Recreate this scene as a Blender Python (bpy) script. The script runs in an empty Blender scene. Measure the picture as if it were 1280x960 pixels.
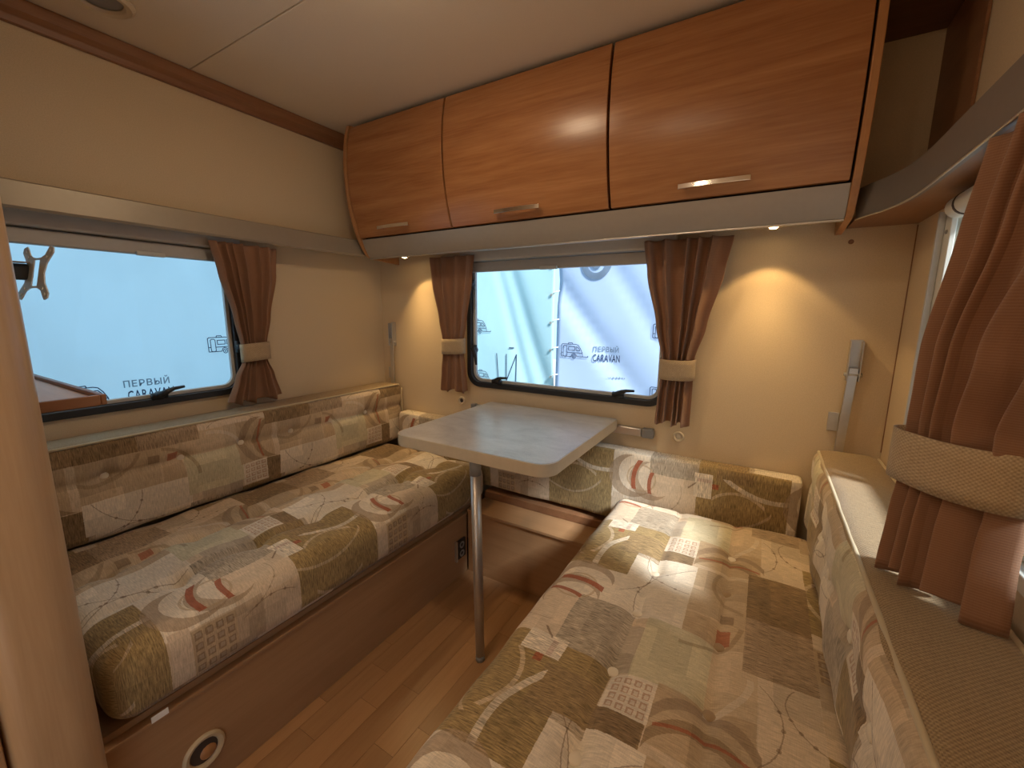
import bpy, bmesh, math, random
from mathutils import Vector, Matrix
random.seed(7)
SC = bpy.context.scene
COL = SC.collection
PI = math.pi

# ------------------------------------------------------------------ camera
H = 1.165
RX = (0.8578985761731579, 0.09355661229299488, -0.5052298420484748)
RY = (0.5137693129955461, -0.14250851641766857, 0.8460097019375838)
RZ = (0.0071502464400255315, -0.9853621075750241, -0.17032436975122958)
cam_d = bpy.data.cameras.new('camera')
cam = bpy.data.objects.new('camera', cam_d)
COL.objects.link(cam)
cam_d.sensor_fit = 'HORIZONTAL'
cam_d.sensor_width = 36.0
cam_d.lens = 525.6211 / 1280 * 36.0
cam_d.clip_start = 0.01
right = Vector((RX[0], RY[0], RZ[0])); down = Vector((RX[1], RY[1], RZ[1])); fwd = Vector((RX[2], RY[2], RZ[2]))
m = Matrix.Identity(4)
for i in range(3):
    m[i][0] = right[i]; m[i][1] = -down[i]; m[i][2] = -fwd[i]
m[2][3] = H
cam.matrix_world = m
SC.camera = cam

# ------------------------------------------------------------------ world, sun, exposure
W = bpy.data.worlds.new('daylight'); SC.world = W
W.use_nodes = True
bg = W.node_tree.nodes['Background']
bg.inputs[0].default_value = (0.50, 0.77, 1.0, 1); bg.inputs[1].default_value = 1.65
SUN_DIR = Vector((-0.68, 0.30, -0.66))
sd = bpy.data.lights.new('sun', 'SUN'); sd.energy = 16.0; sd.angle = math.radians(11); sd.color = (0.95, 0.98, 1.0)
so = bpy.data.objects.new('sun', sd); COL.objects.link(so)
so.rotation_euler = SUN_DIR.to_track_quat('-Z', 'Y').to_euler()
so.location = (4, -2, 5)
vs = SC.view_settings
vs.view_transform = 'Standard'; vs.look = 'None'; vs.gamma = 1.0; vs.exposure = 0.0
vs.use_curve_mapping = False

LAMP_CEIL = 66.0      # emission of the ceiling lamp and the added fill lamps
SPOT_W = 5.0         # halogen spots under the locker

# ------------------------------------------------------------------ helpers
def mesh_obj(name, verts, faces, mat=None, parent=None, smooth=False, uvs=None):
    me = bpy.data.meshes.new(name)
    me.from_pydata([tuple(v) for v in verts], [], faces)
    if uvs is not None:
        lay = me.uv_layers.new(name='UVMap')
        k = 0
        for f in uvs:
            for uv in f:
                lay.data[k].uv = uv; k += 1
    if mat is not None:
        me.materials.append(mat)
    if smooth:
        me.polygons.foreach_set('use_smooth', [True] * len(me.polygons))
    me.update()
    o = bpy.data.objects.new(name, me)
    COL.objects.link(o)
    if parent is not None:
        attach(o, parent)
    return o

def attach(o, parent):
    """parent keeping the world-space mesh in place (parents only carry a location)"""
    o.parent = parent
    p = Vector((0, 0, 0)); q = parent
    while q is not None:
        p += q.location; q = q.parent
    o.location = o.location - p

def bm_obj(name, bm, mat=None, parent=None, smooth=False, bevel=0.0, seg=2):
    bmesh.ops.recalc_face_normals(bm, faces=bm.faces)
    me = bpy.data.meshes.new(name)
    bm.to_mesh(me); bm.free()
    if mat is not None: me.materials.append(mat)
    o = bpy.data.objects.new(name, me); COL.objects.link(o)
    if smooth or bevel > 0:
        me.polygons.foreach_set('use_smooth', [True] * len(me.polygons))
    if bevel > 0:
        md = o.modifiers.new('bevel', 'BEVEL'); md.width = bevel; md.segments = seg; md.limit_method = 'ANGLE'
        md.harden_normals = True
    if parent is not None: attach(o, parent)
    return o

def add_box(bm, x0, x1, y0, y1, z0, z1):
    vs_ = [bm.verts.new(p) for p in ((x0,y0,z0),(x1,y0,z0),(x1,y1,z0),(x0,y1,z0),(x0,y0,z1),(x1,y0,z1),(x1,y1,z1),(x0,y1,z1))]
    for f in ((3,2,1,0),(4,5,6,7),(0,1,5,4),(1,2,6,5),(2,3,7,6),(3,0,4,7)):
        bm.faces.new([vs_[i] for i in f])

def box(name, b, mat, parent=None, bevel=0.0, seg=2):
    bm = bmesh.new(); add_box(bm, *b)
    return bm_obj(name, bm, mat, parent, bevel=bevel, seg=seg)

def prism(name, pts, ax, a0, a1, mat, parent=None, bevel=0.0, smooth=False):
    """polygon pts in the two other axes, extruded along axis ax from a0 to a1"""
    bm = bmesh.new()
    def P(p, a):
        if ax == 'x': return (a, p[0], p[1])
        if ax == 'y': return (p[0], a, p[1])
        return (p[0], p[1], a)
    v0 = [bm.verts.new(P(p, a0)) for p in pts]; v1 = [bm.verts.new(P(p, a1)) for p in pts]
    n = len(pts)
    bm.faces.new(v0); bm.faces.new(list(reversed(v1)))
    for i in range(n):
        bm.faces.new((v0[i], v0[(i+1) % n], v1[(i+1) % n], v1[i]))
    return bm_obj(name, bm, mat, parent, bevel=bevel, smooth=smooth)

def tube_bm(bm, pts, r, n=10, closed=False, cap=True):
    pts = [Vector(p) for p in pts]; N = len(pts)
    rs = r if isinstance(r, (list, tuple)) else [r] * N
    rings = []; up = None
    for i, p in enumerate(pts):
        if closed: d = pts[(i+1) % N] - pts[i-1]
        else: d = pts[min(i+1, N-1)] - pts[max(i-1, 0)]
        d.normalize()
        if up is None:
            up = Vector((0, 0, 1)) if abs(d.z) < .9 else Vector((1, 0, 0))
        s = d.cross(up)
        if s.length < 1e-6: s = d.orthogonal()
        s.normalize(); up = s.cross(d).normalized()
        rings.append([bm.verts.new(p + (s * math.cos(2*PI*k/n) + up * math.sin(2*PI*k/n)) * rs[i]) for k in range(n)])
    for i in range(N if closed else N - 1):
        a, b = rings[i], rings[(i+1) % N]
        for k in range(n):
            bm.faces.new((a[k], a[(k+1) % n], b[(k+1) % n], b[k]))
    if cap and not closed:
        bm.faces.new(list(reversed(rings[0]))); bm.faces.new(rings[-1])

def tube(name, pts, r, mat, parent=None, n=10, closed=False):
    bm = bmesh.new(); tube_bm(bm, pts, r, n, closed)
    return bm_obj(name, bm, mat, parent, smooth=True)

def lathe(name, prof, origin, axis, mat, parent=None, n=24, smooth=True):
    """prof: (radius, height) pairs, revolved about axis through origin"""
    bm = bmesh.new(); O = Vector(origin); A = Vector(axis).normalized(); S = A.orthogonal().normalized(); T = A.cross(S)
    rings = []
    for r, h in prof:
        if r < 1e-6: rings.append([bm.verts.new(O + A*h)])
        else: rings.append([bm.verts.new(O + A*h + (S*math.cos(2*PI*k/n) + T*math.sin(2*PI*k/n))*r) for k in range(n)])
    for a, b in zip(rings, rings[1:]):
        for k in range(n):
            k2 = (k+1) % n
            if len(a) == 1 and len(b) == 1: continue
            if len(a) == 1: bm.faces.new((a[0], b[k2], b[k]))
            elif len(b) == 1: bm.faces.new((a[k], a[k2], b[0]))
            else: bm.faces.new((a[k], a[k2], b[k2], b[k]))
    o = bm_obj(name, bm, mat, parent, smooth=smooth)
    if smooth:
        o.data.set_sharp_from_angle(angle=math.radians(40))
    return o

def rrect(a0, a1, b0, b1, r, n=8):
    pts = []
    for (ca, cb, t0) in ((a1-r, b1-r, 0), (a0+r, b1-r, 90), (a0+r, b0+r, 180), (a1-r, b0+r, 270)):
        for i in range(n+1):
            t = math.radians(t0 + 90*i/n); pts.append((ca + r*math.cos(t), cb + r*math.sin(t)))
    return pts

def ring_bm(bm, outer, inner, P, d0, d1):
    """solid ring between two equal-length loops, extruded from d0 to d1; P(a,b,d)->xyz"""
    n = len(outer)
    L = {}
    for key, loop, d in (('o0', outer, d0), ('o1', outer, d1), ('i0', inner, d0), ('i1', inner, d1)):
        L[key] = [bm.verts.new(P(a, b, d)) for a, b in loop]
    for i in range(n):
        j = (i+1) % n
        for A, B in (('o0', 'i0'), ('i0', 'i1'), ('i1', 'o1'), ('o1', 'o0')):
            bm.faces.new((L[A][i], L[A][j], L[B][j], L[B][i]))

def rect_loop_for(inner, a0, a1, b0, b1):
    """points of a rectangle seen from the inner loop's centre, with exact corners"""
    ca = sum(p[0] for p in inner)/len(inner); cb = sum(p[1] for p in inner)/len(inner)
    out = []
    for a, b in inner:
        da, db = a-ca, b-cb
        t = min((a1-ca)/da if da > 1e-9 else 1e9, (a0-ca)/da if da < -1e-9 else 1e9,
                (b1-cb)/db if db > 1e-9 else 1e9, (b0-cb)/db if db < -1e-9 else 1e9)
        out.append([ca+da*t, cb+db*t])
    for c in ((a0, b0), (a0, b1), (a1, b0), (a1, b1)):
        k = min(range(len(out)), key=lambda i: (out[i][0]-c[0])**2 + (out[i][1]-c[1])**2)
        out[k] = list(c)
    return out

def empty(name, loc=(0, 0, 0)):
    o = bpy.data.objects.new(name, None); COL.objects.link(o); o.location = loc; o.empty_display_size = .05
    return o

def tag(o, label, cat, group=None):
    o['label'] = label; o['category'] = cat
    if group: o['group'] = group
    return o

def thing(name, loc, label, cat, group=None):
    return tag(empty(name, loc), label, cat, group)

def struct(o, label=None):
    o['kind'] = 'structure'
    if label: o['label'] = label
    return o

# ------------------------------------------------------------------ material helpers
class NT:
    def __init__(s, name):
        s.m = bpy.data.materials.new(name); s.m.use_nodes = True
        s.t = s.m.node_tree; s.b = s.t.nodes['Principled BSDF']; s.out = s.t.nodes['Material Output']
    def n(s, typ, **kw):
        nd = s.t.nodes.new(typ)
        for k, v in kw.items(): setattr(nd, k, v)
        return nd
    def link(s, a, b): s.t.links.new(a, b)
    def put(s, sock, v):
        if isinstance(v, bpy.types.NodeSocket): s.link(v, sock)
        else: sock.default_value = v
    def math(s, op, a, b=0.0, c=0.0, clamp=False):
        nd = s.n('ShaderNodeMath', operation=op, use_clamp=clamp)
        s.put(nd.inputs[0], a); s.put(nd.inputs[1], b); s.put(nd.inputs[2], c)
        return nd.outputs[0]
    def mix(s, fac, a, b, blend='MIX'):
        nd = s.n('ShaderNodeMix', data_type='RGBA', blend_type=blend)
        s.put(nd.inputs[0], fac)
        s.put(nd.inputs[6], a if isinstance(a, bpy.types.NodeSocket) else (*a, 1))
        s.put(nd.inputs[7], b if isinstance(b, bpy.types.NodeSocket) else (*b, 1))
        return nd.outputs[2]
    def coord(s, kind='Object'):
        return s.n('ShaderNodeTexCoord').outputs[kind]
    def mapping(s, vec, scale=(1, 1, 1), rot=(0, 0, 0), loc=(0, 0, 0)):
        nd = s.n('ShaderNodeMapping'); s.link(vec, nd.inputs[0])
        nd.inputs[1].default_value = loc; nd.inputs[2].default_value = rot; nd.inputs[3].default_value = scale
        return nd.outputs[0]
    def noise(s, vec, scale=5, detail=2, rough=.5, dist=0.0):
        nd = s.n('ShaderNodeTexNoise'); s.link(vec, nd.inputs['Vector'])
        nd.inputs['Scale'].default_value = scale; nd.inputs['Detail'].default_value = detail
        nd.inputs['Roughness'].default_value = rough; nd.inputs['Distortion'].default_value = dist
        return nd.outputs[0]
    def ramp(s, fac, stops):
        nd = s.n('ShaderNodeValToRGB'); s.put(nd.inputs[0], fac)
        cr = nd.color_ramp
        while len(cr.elements) < len(stops): cr.elements.new(.5)
        for e, (p, c) in zip(cr.elements, stops):
            e.position = p; e.color = (*c, 1) if len(c) == 3 else c
        return nd.outputs[0]
    def bump(s, h, strength=.2, dist=.001):
        nd = s.n('ShaderNodeBump'); s.link(h, nd.inputs['Height'])
        nd.inputs['Strength'].default_value = strength; nd.inputs['Distance'].default_value = dist
        s.link(nd.outputs[0], s.b.inputs['Normal'])
    def base(s, c): s.put(s.b.inputs['Base Color'], c if isinstance(c, bpy.types.NodeSocket) else (*c, 1))
    def set(s, rough=None, metal=None, spec=None, **kw):
        if rough is not None: s.put(s.b.inputs['Roughness'], rough)
        if metal is not None: s.put(s.b.inputs['Metallic'], metal)
        if spec is not None: s.put(s.b.inputs['Specular IOR Level'], spec)
        return s.m

def plain(name, c, rough=.5, metal=0.0, var=.12, scale=40, bump=0.0):
    t = NT(name); co = t.coord()
    nz = t.noise(co, scale, 3)
    t.base(t.mix(nz, tuple(x*(1-var) for x in c), tuple(min(1, x*(1+var)) for x in c)))
    if bump: t.bump(t.noise(co, scale*6, 2), bump, .001)
    return t.set(rough, metal)

def wood(name, dark, light, axis='x', rough=.35, fine=1.0, spec=.4, obj_random=False, contrast=1.0):
    t = NT(name); co = t.coord()
    s = {'x': (1.1, 14, 14), 'y': (14, 1.1, 14), 'z': (14, 14, 1.1)}[axis]
    vec = t.mapping(co, tuple(k*fine for k in s))
    if obj_random:
        oi = t.n('ShaderNodeObjectInfo')
        add = t.n('ShaderNodeVectorMath', operation='ADD'); t.link(vec, add.inputs[0])
        sc = t.n('ShaderNodeVectorMath', operation='SCALE'); sc.inputs[0].default_value = (31, 17, 23); t.link(oi.outputs['Random'], sc.inputs[3])
        t.link(sc.outputs[0], add.inputs[1]); vec = add.outputs[0]
    big = t.noise(vec, 1.0, 3, .55, 1.2)
    s2 = {'x': (8, 170, 170), 'y': (170, 8, 170), 'z': (170, 170, 8)}[axis]
    fin = t.noise(t.mapping(co, s2), 1.0, 3, .6, .3)
    f = t.math('ADD', t.math('MULTIPLY', big, .62*contrast), t.math('MULTIPLY', fin, .38))
    f = t.math('ADD', t.math('MULTIPLY', t.math('SUBTRACT', f, .5*(.62*contrast+.38)), 2.2), .5, clamp=True)
    c = t.mix(f, dark, light)
    if obj_random:
        k = t.math('ADD', t.math('MULTIPLY', oi.outputs['Random'], .24), .88)
        vm = t.n('ShaderNodeVectorMath', operation='SCALE'); t.link(c, vm.inputs[0]); t.link(k, vm.inputs[3]); c = vm.outputs[0]
    t.base(c)
    t.bump(fin, .06, .0006)
    return t.set(rough, 0.0, spec)

def weave(name, c1, c2, period=.004, rough=.85, bump=.5, streak=.3, sheen=.2):
    """plain-weave cloth on UVs in metres"""
    t = NT(name); uv = t.coord('UV')
    sp = t.n('ShaderNodeSeparateXYZ'); t.link(uv, sp.inputs[0])
    k = 2*PI/period
    a = t.math('SINE', t.math('MULTIPLY', sp.outputs[0], k)); b = t.math('SINE', t.math('MULTIPLY', sp.outputs[1], k))
    w = t.math('ADD', t.math('MULTIPLY', t.math('MULTIPLY', a, b), .5), .5)
    n1 = t.noise(t.mapping(uv, (60, 900, 1)), 1.0, 2)
    n2 = t.noise(t.mapping(uv, (900, 60, 1)), 1.0, 2)
    st = t.math('MULTIPLY', t.math('ADD', n1, n2), .5)
    f = t.math('ADD', t.math('MULTIPLY', w, 1-streak), t.math('MULTIPLY', t.math('ADD', t.math('MULTIPLY', t.math('SUBTRACT', st, .5), 3.0), .5), streak), clamp=True)
    t.base(t.mix(f, c1, c2))
    t.bump(f, bump, .0012)
    t.b.inputs['Sheen Weight'].default_value = sheen
    return t.set(rough, 0.0, .2)

def printed_fabric():
    """upholstery print: one repeat of 0.58 m x 0.72 m, on UVs in metres"""
    t = NT('printed upholstery'); uv0 = t.coord('UV')
    wob = t.n('ShaderNodeTexNoise'); t.link(uv0, wob.inputs['Vector']); wob.inputs['Scale'].default_value = 220; wob.inputs['Detail'].default_value = 1
    wo = t.n('ShaderNodeVectorMath', operation='MULTIPLY_ADD'); t.link(wob.outputs[1], wo.inputs[0])
    wo.inputs[1].default_value = (.003, .003, 0); wo.inputs[2].default_value = (-.0015, -.0015, 0)
    ad = t.n('ShaderNodeVectorMath', operation='ADD'); t.link(uv0, ad.inputs[0]); t.link(wo.outputs[0], ad.inputs[1])
    sp = t.n('ShaderNodeSeparateXYZ'); t.link(ad.outputs[0], sp.inputs[0])
    U = t.math('FLOORED_MODULO', sp.outputs[0], .58)
    V = t.math('SUBTRACT', t.math('FLOORED_MODULO', t.math('ADD', sp.outputs[1], .14), .72), .14)
    U2 = t.math('FLOORED_MODULO', t.math('ADD', sp.outputs[0], .29), .58)    # the same, cut elsewhere: U + .29
    cb = t.n('ShaderNodeCombineXYZ'); t.link(U, cb.inputs[0]); t.link(V, cb.inputs[1]); UVv = cb.outputs[0]
    cb2 = t.n('ShaderNodeCombineXYZ'); t.link(U2, cb2.inputs[0]); t.link(V, cb2.inputs[1]); UVv2 = cb2.outputs[0]
    mul = lambda a, b: t.math('MULTIPLY', a, b)
    def rect(u0, u1, v0, v1):
        if u1 > .58 or u0 < 0:      # wraps round the repeat
            u = t.math('COMPARE', U2, ((u0+u1)/2 + .29) % .58, (u1-u0)/2)
        else:
            u = t.math('COMPARE', U, (u0+u1)/2, (u1-u0)/2)
        return mul(u, t.math('COMPARE', V, (v0+v1)/2, (v1-v0)/2))
    def dist(u, v):
        d = t.n('ShaderNodeVectorMath', operation='DISTANCE')
        if u > .58 or u < .0 or u > .44:
            t.link(UVv2, d.inputs[0]); d.inputs[1].default_value = ((u+.29) % .58, v, 0)
        else:
            t.link(UVv, d.inputs[0]); d.inputs[1].default_value = (u, v, 0)
        return d.outputs['Value']
    def arc(u, v, r, w): return t.math('COMPARE', dist(u, v), r, w/2)
    def disc(u, v, r): return t.math('LESS_THAN', dist(u, v), r)
    def crescent(u, v, r, du, dv, r2):
        return mul(disc(u, v, r), t.math('GREATER_THAN', dist(u+du, v+dv), r2))
    cream = (.60, .48, .345); white = (.68, .585, .455); tan = (.46, .335, .205); tan2 = (.55, .42, .275)
    olive = (.31, .215, .095); brown = (.25, .165, .085); grey = (.39, .32, .235); green = (.56, .49, .325)
    taupe = (.34, .24, .15); red = (.34, .09, .04); dk = (.17, .10, .055); pink = (.56, .42, .33)
    col = t.mix(t.noise(uv0, 9, 1), cream, tan2)
    strk = None
    def paint(mask, c, k=1.0, streak=False):
        nonlocal col, strk
        col = t.mix(mask if k == 1 else mul(mask, k), col, c)
        if streak:
            strk = mask if strk is None else t.math('MAXIMUM', strk, mask)
    P = paint
    # ---- field of rectangles
    P(rect(.0, .27, .175, .335), white)
    P(rect(.125, .27, -.02, .175), white)
    P(rect(.27, .43, -.03, .104), cream)
    P(rect(.43, .585, -.14, .236), olive, 1, True)
    P(rect(.58, .705, -.14, .176), olive, 1, True)
    P(rect(.49, .60, .12, .236), brown, .55, True)
    P(rect(.265, .432, .104, .236), grey, 1, True)
    P(rect(.30, .432, .236, .265), grey, .75)
    P(rect(.262, .437, .265, .40), green, 1)
    P(rect(.437, .53, .238, .322), white)
    P(rect(.53, .58, .236, .32), brown, 1, True)
    P(rect(.0, .26, .335, .455), tan, .8)
    P(rect(.08, .20, .335, .40), tan2)
    P(rect(.26, .437, .40, .482), tan2, .8)
    P(rect(.43, .56, .322, .482), tan, .85)
    P(rect(.535, .73, .455, .58), brown, 1, True)
    P(rect(.145, .31, .455, .58), taupe, .9, True)
    P(rect(.31, .535, .482, .58), cream)
    P(rect(.13, .17, -.14, .0), cream)
    P(rect(.17, .265, -.14, -.025), tan)
    P(rect(.265, .33, -.14, -.02), taupe, .55)
    # ---- white flap with red strokes
    P(rect(.42, .478, .05, .137), white)
    P(mul(arc(.25, -.02, .215, .013), rect(.40, .51, .04, .14)), red, .0)
    P(rect(.478, .498, .088, .106), red, .85)
    P(rect(.43, .475, .106, .118), pink, .9)
    # ---- pale woven arcs across the olive blocks
    P(mul(arc(.66, .30, .22, .016), rect(.51, .73, .05, .13)), white, .7)
    P(mul(arc(.56, -.03, .115, .010), rect(.48, .64, -.14, .1)), tan2, .75)
    P(mul(arc(.52, .13, .17, .008), rect(.43, .66, -.14, .05)), tan2, .6)
    # ---- two crescents with red strokes
    P(mul(crescent(.195, .075, .085, .028, .012, .075), rect(.10, .32, -.03, .175)), taupe, .75)
    P(mul(crescent(.265, .070, .075, .024, .012, .066), rect(.18, .345, -.03, .16)), taupe, .7)
    P(mul(arc(.235, .075, .052, .006), rect(.12, .34, -.02, .17)), tan, .7)
    P(mul(arc(.36, .06, .155, .016), rect(.17, .26, .025, .145)), red, .9)
    P(mul(arc(.40, .055, .135, .014), rect(.245, .30, .02, .105)), red, .9)
    # ---- box grid, both sizes
    def grid(u0, u1, v0, v1, n, line, k):
        mk = rect(u0, u1, v0, v1)
        fu = t.math('FLOORED_MODULO', t.math('SUBTRACT', U, u0), (u1-u0)/n); fv = t.math('FLOORED_MODULO', t.math('SUBTRACT', V, v0), (v1-v0)/n)
        du = (u1-u0)/n; dv = (v1-v0)/n
        o = mul(t.math('COMPARE', fu, du*.5, du*.36), t.math('COMPARE', fv, dv*.5, dv*.34))
        i = mul(t.math('COMPARE', fu, du*.54, du*.22), t.math('COMPARE', fv, dv*.54, dv*.20))
        P(mul(mk, o), line, k); P(mul(mk, i), white, .8 if k > .7 else .25)
    grid(.443, .527, .243, .318, 4, (.44, .27, .18), .85)
    grid(.172, .262, -.138, -.028, 4, dk, .6)
    # ---- big arcs with the dark red line
    P(mul(crescent(.53, .405, .095, .022, .0, .090), rect(.43, .62, .322, .49)), taupe, .9)
    P(mul(crescent(.57, .40, .085, .022, .0, .080), rect(.47, .64, .322, .49)), brown, .7)
    P(mul(arc(.70, .405, .195, .007), rect(.48, .53, .33, .48)), red, .75)
    P(mul(arc(.18, .33, .12, .010), rect(.2, .34, .335, .455)), brown, .5)
    P(rect(.215, .245, .402, .428), red, .75)
    P(rect(.165, .195, .405, .432), dk, .55)
    P(mul(arc(.34, .36, .11, .012), rect(.33, .47, .40, .482)), white, .5)
    P(mul(arc(.05, .48, .10, .010), rect(.0, .16, .34, .45)), brown, .45)
    # ---- beaded vines
    def vine(u, v, r, box_, k=.75):
        mk = rect(*box_)
        P(mul(arc(u, v, r, .0021), mk), dk, k*.75)
        for q in range(3):
            th = math.atan2((box_[2]+box_[3])/2 - v, (box_[0]+box_[1])/2 - u) + (q-1)*.32
            P(mul(disc(u + r*math.cos(th), v + r*math.sin(th), .0038), mk), dk, k*.8)
    vine(.10, .10, .135, (.005, .26, .18, .333)); vine(.20, .42, .20, (.005, .26, .18, .333)); vine(.02, .33, .12, (.005, .26, .18, .333))
    vine(.42, .40, .12, (.315, .53, .485, .58)); vine(.36, .60, .075, (.315, .53, .485, .58))
    vine(.35, -.16, .12, (.27, .43, -.06, .10)); vine(.28, .05, .10, (.29, .43, -.13, .08), .5)
    P(mul(arc(.30, .20, .16, .005), rect(.40, .48, .04, .1)), dk, .7)
    # ---- yarn streaks
    n1 = t.noise(t.mapping(uv0, (430, 42, 1)), 1.0, 3, .6)
    n2 = t.noise(t.mapping(uv0, (70, 700, 1)), 1.0, 2, .5)
    cell = t.n('ShaderNodeTexWhiteNoise', noise_dimensions='2D')      # woven-in patches of slightly different tone
    cc = t.n('ShaderNodeCombineXYZ')
    t.link(t.math('FLOOR', t.math('DIVIDE', U, .0967)), cc.inputs[0]); t.link(t.math('FLOOR', t.math('DIVIDE', t.math('ADD', V, mul(t.math('FLOOR', t.math('DIVIDE', U, .0967)), .023)), .072)), cc.inputs[1])
    t.link(cc.outputs[0], cell.inputs['Vector'])
    tone = t.math('ADD', mul(cell.outputs['Value'], .26), .86)
    s1 = t.math('ADD', t.math('MULTIPLY', t.math('SUBTRACT', n1, .5), t.math('ADD', t.math('MULTIPLY', strk, 1.7), 1.0)), 1.0)
    s2 = t.math('ADD', t.math('MULTIPLY', t.math('SUBTRACT', n2, .5), .35), 1.0)
    sc = t.n('ShaderNodeVectorMath', operation='SCALE'); t.link(col, sc.inputs[0]); t.link(mul(mul(s1, s2), tone), sc.inputs[3])
    t.base(sc.outputs[0])
    t.bump(t.math('ADD', n1, n2), .25, .001)
    t.b.inputs['Sheen Weight'].default_value = .15
    return t.set(.88, 0.0, .15)

def glass(name):
    t = NT(name); t.t.nodes.remove(t.b)
    tr = t.n('ShaderNodeBsdfTransparent'); tr.inputs[0].default_value = (.93, .96, .97, 1)
    gl = t.n('ShaderNodeBsdfGlossy'); gl.inputs['Roughness'].default_value = .03
    fr = t.n('ShaderNodeFresnel'); fr.inputs[0].default_value = 1.45
    mx = t.n('ShaderNodeMixShader'); t.link(t.math('MULTIPLY', fr.outputs[0], .6), mx.inputs[0])
    t.link(tr.outputs[0], mx.inputs[1]); t.link(gl.outputs[0], mx.inputs[2]); t.link(mx.outputs[0], t.out.inputs[0])
    return t.m

def banner_mat(name, c, k=.5):
    t = NT(name); t.t.nodes.remove(t.b)
    nz = t.noise(t.mapping(t.coord(), (1.5, 1.5, .7)), 2.0, 3)
    cc = t.mix(nz, tuple(x*.82 for x in c), c)
    df = t.n('ShaderNodeBsdfDiffuse'); t.link(cc, df.inputs[0])
    tl = t.n('ShaderNodeBsdfTranslucent'); t.link(cc, tl.inputs[0])
    mx = t.n('ShaderNodeMixShader'); mx.inputs[0].default_value = k
    t.link(df.outputs[0], mx.inputs[1]); t.link(tl.outputs[0], mx.inputs[2]); t.link(mx.outputs[0], t.out.inputs[0])
    return t.m

def emit(name, c, s):
    t = NT(name)
    nz = t.noise(t.coord(), 3, 1)
    t.base(t.mix(nz, c, tuple(min(1, x*1.02) for x in c)))
    t.b.inputs['Emission Color'].default_value = (*c, 1); t.b.inputs['Emission Strength'].default_value = s
    return t.m

def curtain_mat():
    t = NT('curtain cloth'); uv = t.coord('UV')
    n1 = t.noise(t.mapping(uv, (1400, 25, 1)), 1.0, 2); n2 = t.noise(t.mapping(uv, (30, 1300, 1)), 1.0, 2)
    sp = t.n('ShaderNodeSeparateXYZ'); t.link(uv, sp.inputs[0])
    rib = t.math('ADD', t.math('MULTIPLY', t.math('SINE', t.math('MULTIPLY', sp.outputs[1], 2*PI/.0035)), .5), .5)
    f = t.math('ADD', t.math('MULTIPLY', n1, .45), t.math('ADD', t.math('MULTIPLY', n2, .25), t.math('MULTIPLY', rib, .3)))
    c = t.mix(f, (.25, .125, .070), (.46, .255, .155))
    t.base(c); t.bump(f, .35, .001); t.set(.85, 0.0, .15); t.b.inputs['Sheen Weight'].default_value = .15
    tl = t.n('ShaderNodeBsdfTranslucent'); t.link(c, tl.inputs[0])
    mx = t.n('ShaderNodeMixShader'); mx.inputs[0].default_value = .22
    t.link(t.b.outputs[0], mx.inputs[1]); t.link(tl.outputs[0], mx.inputs[2]); t.link(mx.outputs[0], t.out.inputs[0])
    return t.m

def wall_mat(name, c, var=.06):
    t = NT(name); co = t.coord()
    sp = t.noise(co, 330, 3, .75)
    c2 = t.mix(sp, tuple(x*(1-var*2.4) for x in c), tuple(min(1, x*(1+var*1.6)) for x in c))
    big = t.noise(co, 2.2, 2)
    t.base(t.mix(t.math('MULTIPLY', big, .25), c2, tuple(x*.9 for x in c)))
    t.bump(sp, .25, .0010)
    return t.set(.55, 0.0, .3)

def table_mat():
    t = NT('grey laminate'); co = t.coord()
    a = t.noise(t.mapping(co, (9, 16, 9)), 1.0, 5, .65, .8); b = t.noise(co, 160, 3, .6)
    f = t.math('ADD', t.math('MULTIPLY', a, .7), t.math('MULTIPLY', b, .3))
    t.base(t.ramp(f, [(.30, (.36, .33, .30)), (.5, (.47, .44, .40)), (.68, (.55, .52, .48))]))
    t.bump(b, .05, .0005)
    return t.set(.30, 0.0, .5)

M = {}
M['print'] = printed_fabric()
M['taupe_weave'] = weave('taupe upholstery weave', (.13, .08, .036), (.46, .325, .175), .0058, streak=.5)
M['plain_cloth'] = weave('cream piping cloth', (.42, .33, .20), (.58, .48, .32), .003, streak=.5, bump=.2)
M['tie'] = weave('linen tieback cloth', (.25, .17, .092), (.60, .455, .285), .0055, streak=.4, bump=.5)
M['curtain'] = curtain_mat()
M['wall'] = wall_mat('beige wall vinyl', (.66, .52, .34), .11)
M['ceiling'] = wall_mat('beige ceiling vinyl', (.80, .70, .55), .05)
M['locker'] = wood('cherry veneer', (.26, .10, .034), (.47, .22, .088), 'x', .27, 1.0, .45)
M['locker_edge'] = wood('locker edge veneer', (.34, .15, .055), (.50, .25, .10), 'z', .4)
M['trim'] = wood('dark cornice wood', (.20, .088, .040), (.31, .150, .072), 'y', .4)
M['post'] = wood('beech post', (.41, .26, .135), (.54, .37, .215), 'z', .36)
M['bench'] = wood('bench veneer', (.33, .18, .085), (.43, .25, .125), 'y', .42)
M['bench_x'] = wood('bench veneer across', (.31, .165, .075), (.42, .235, .115), 'x', .42)
M['floor'] = wood('floor laminate', (.31, .16, .072), (.43, .24, .115), 'y', .28, .8, .45, obj_random=True)
M['floor_base'] = wood('floor laminate base', (.30, .15, .06), (.42, .23, .11), 'y', .35)
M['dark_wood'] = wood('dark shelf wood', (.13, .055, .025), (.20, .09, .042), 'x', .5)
M['silver'] = plain('brushed silver laminate', (.36, .32, .27), .42, .2, .05, 60)
M['pelmet'] = plain('beige grey pelmet laminate', (.33, .28, .215), .42, .25, .05, 60)
M['pelmet_grey'] = plain('grey pelmet laminate', (.22, .195, .17), .45, .3, .05, 60)
M['alu'] = plain('aluminium', (.62, .60, .57), .32, .9, .05, 80)
M['steel'] = plain('satin steel', (.55, .53, .50), .35, .75, .05, 80)
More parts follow.
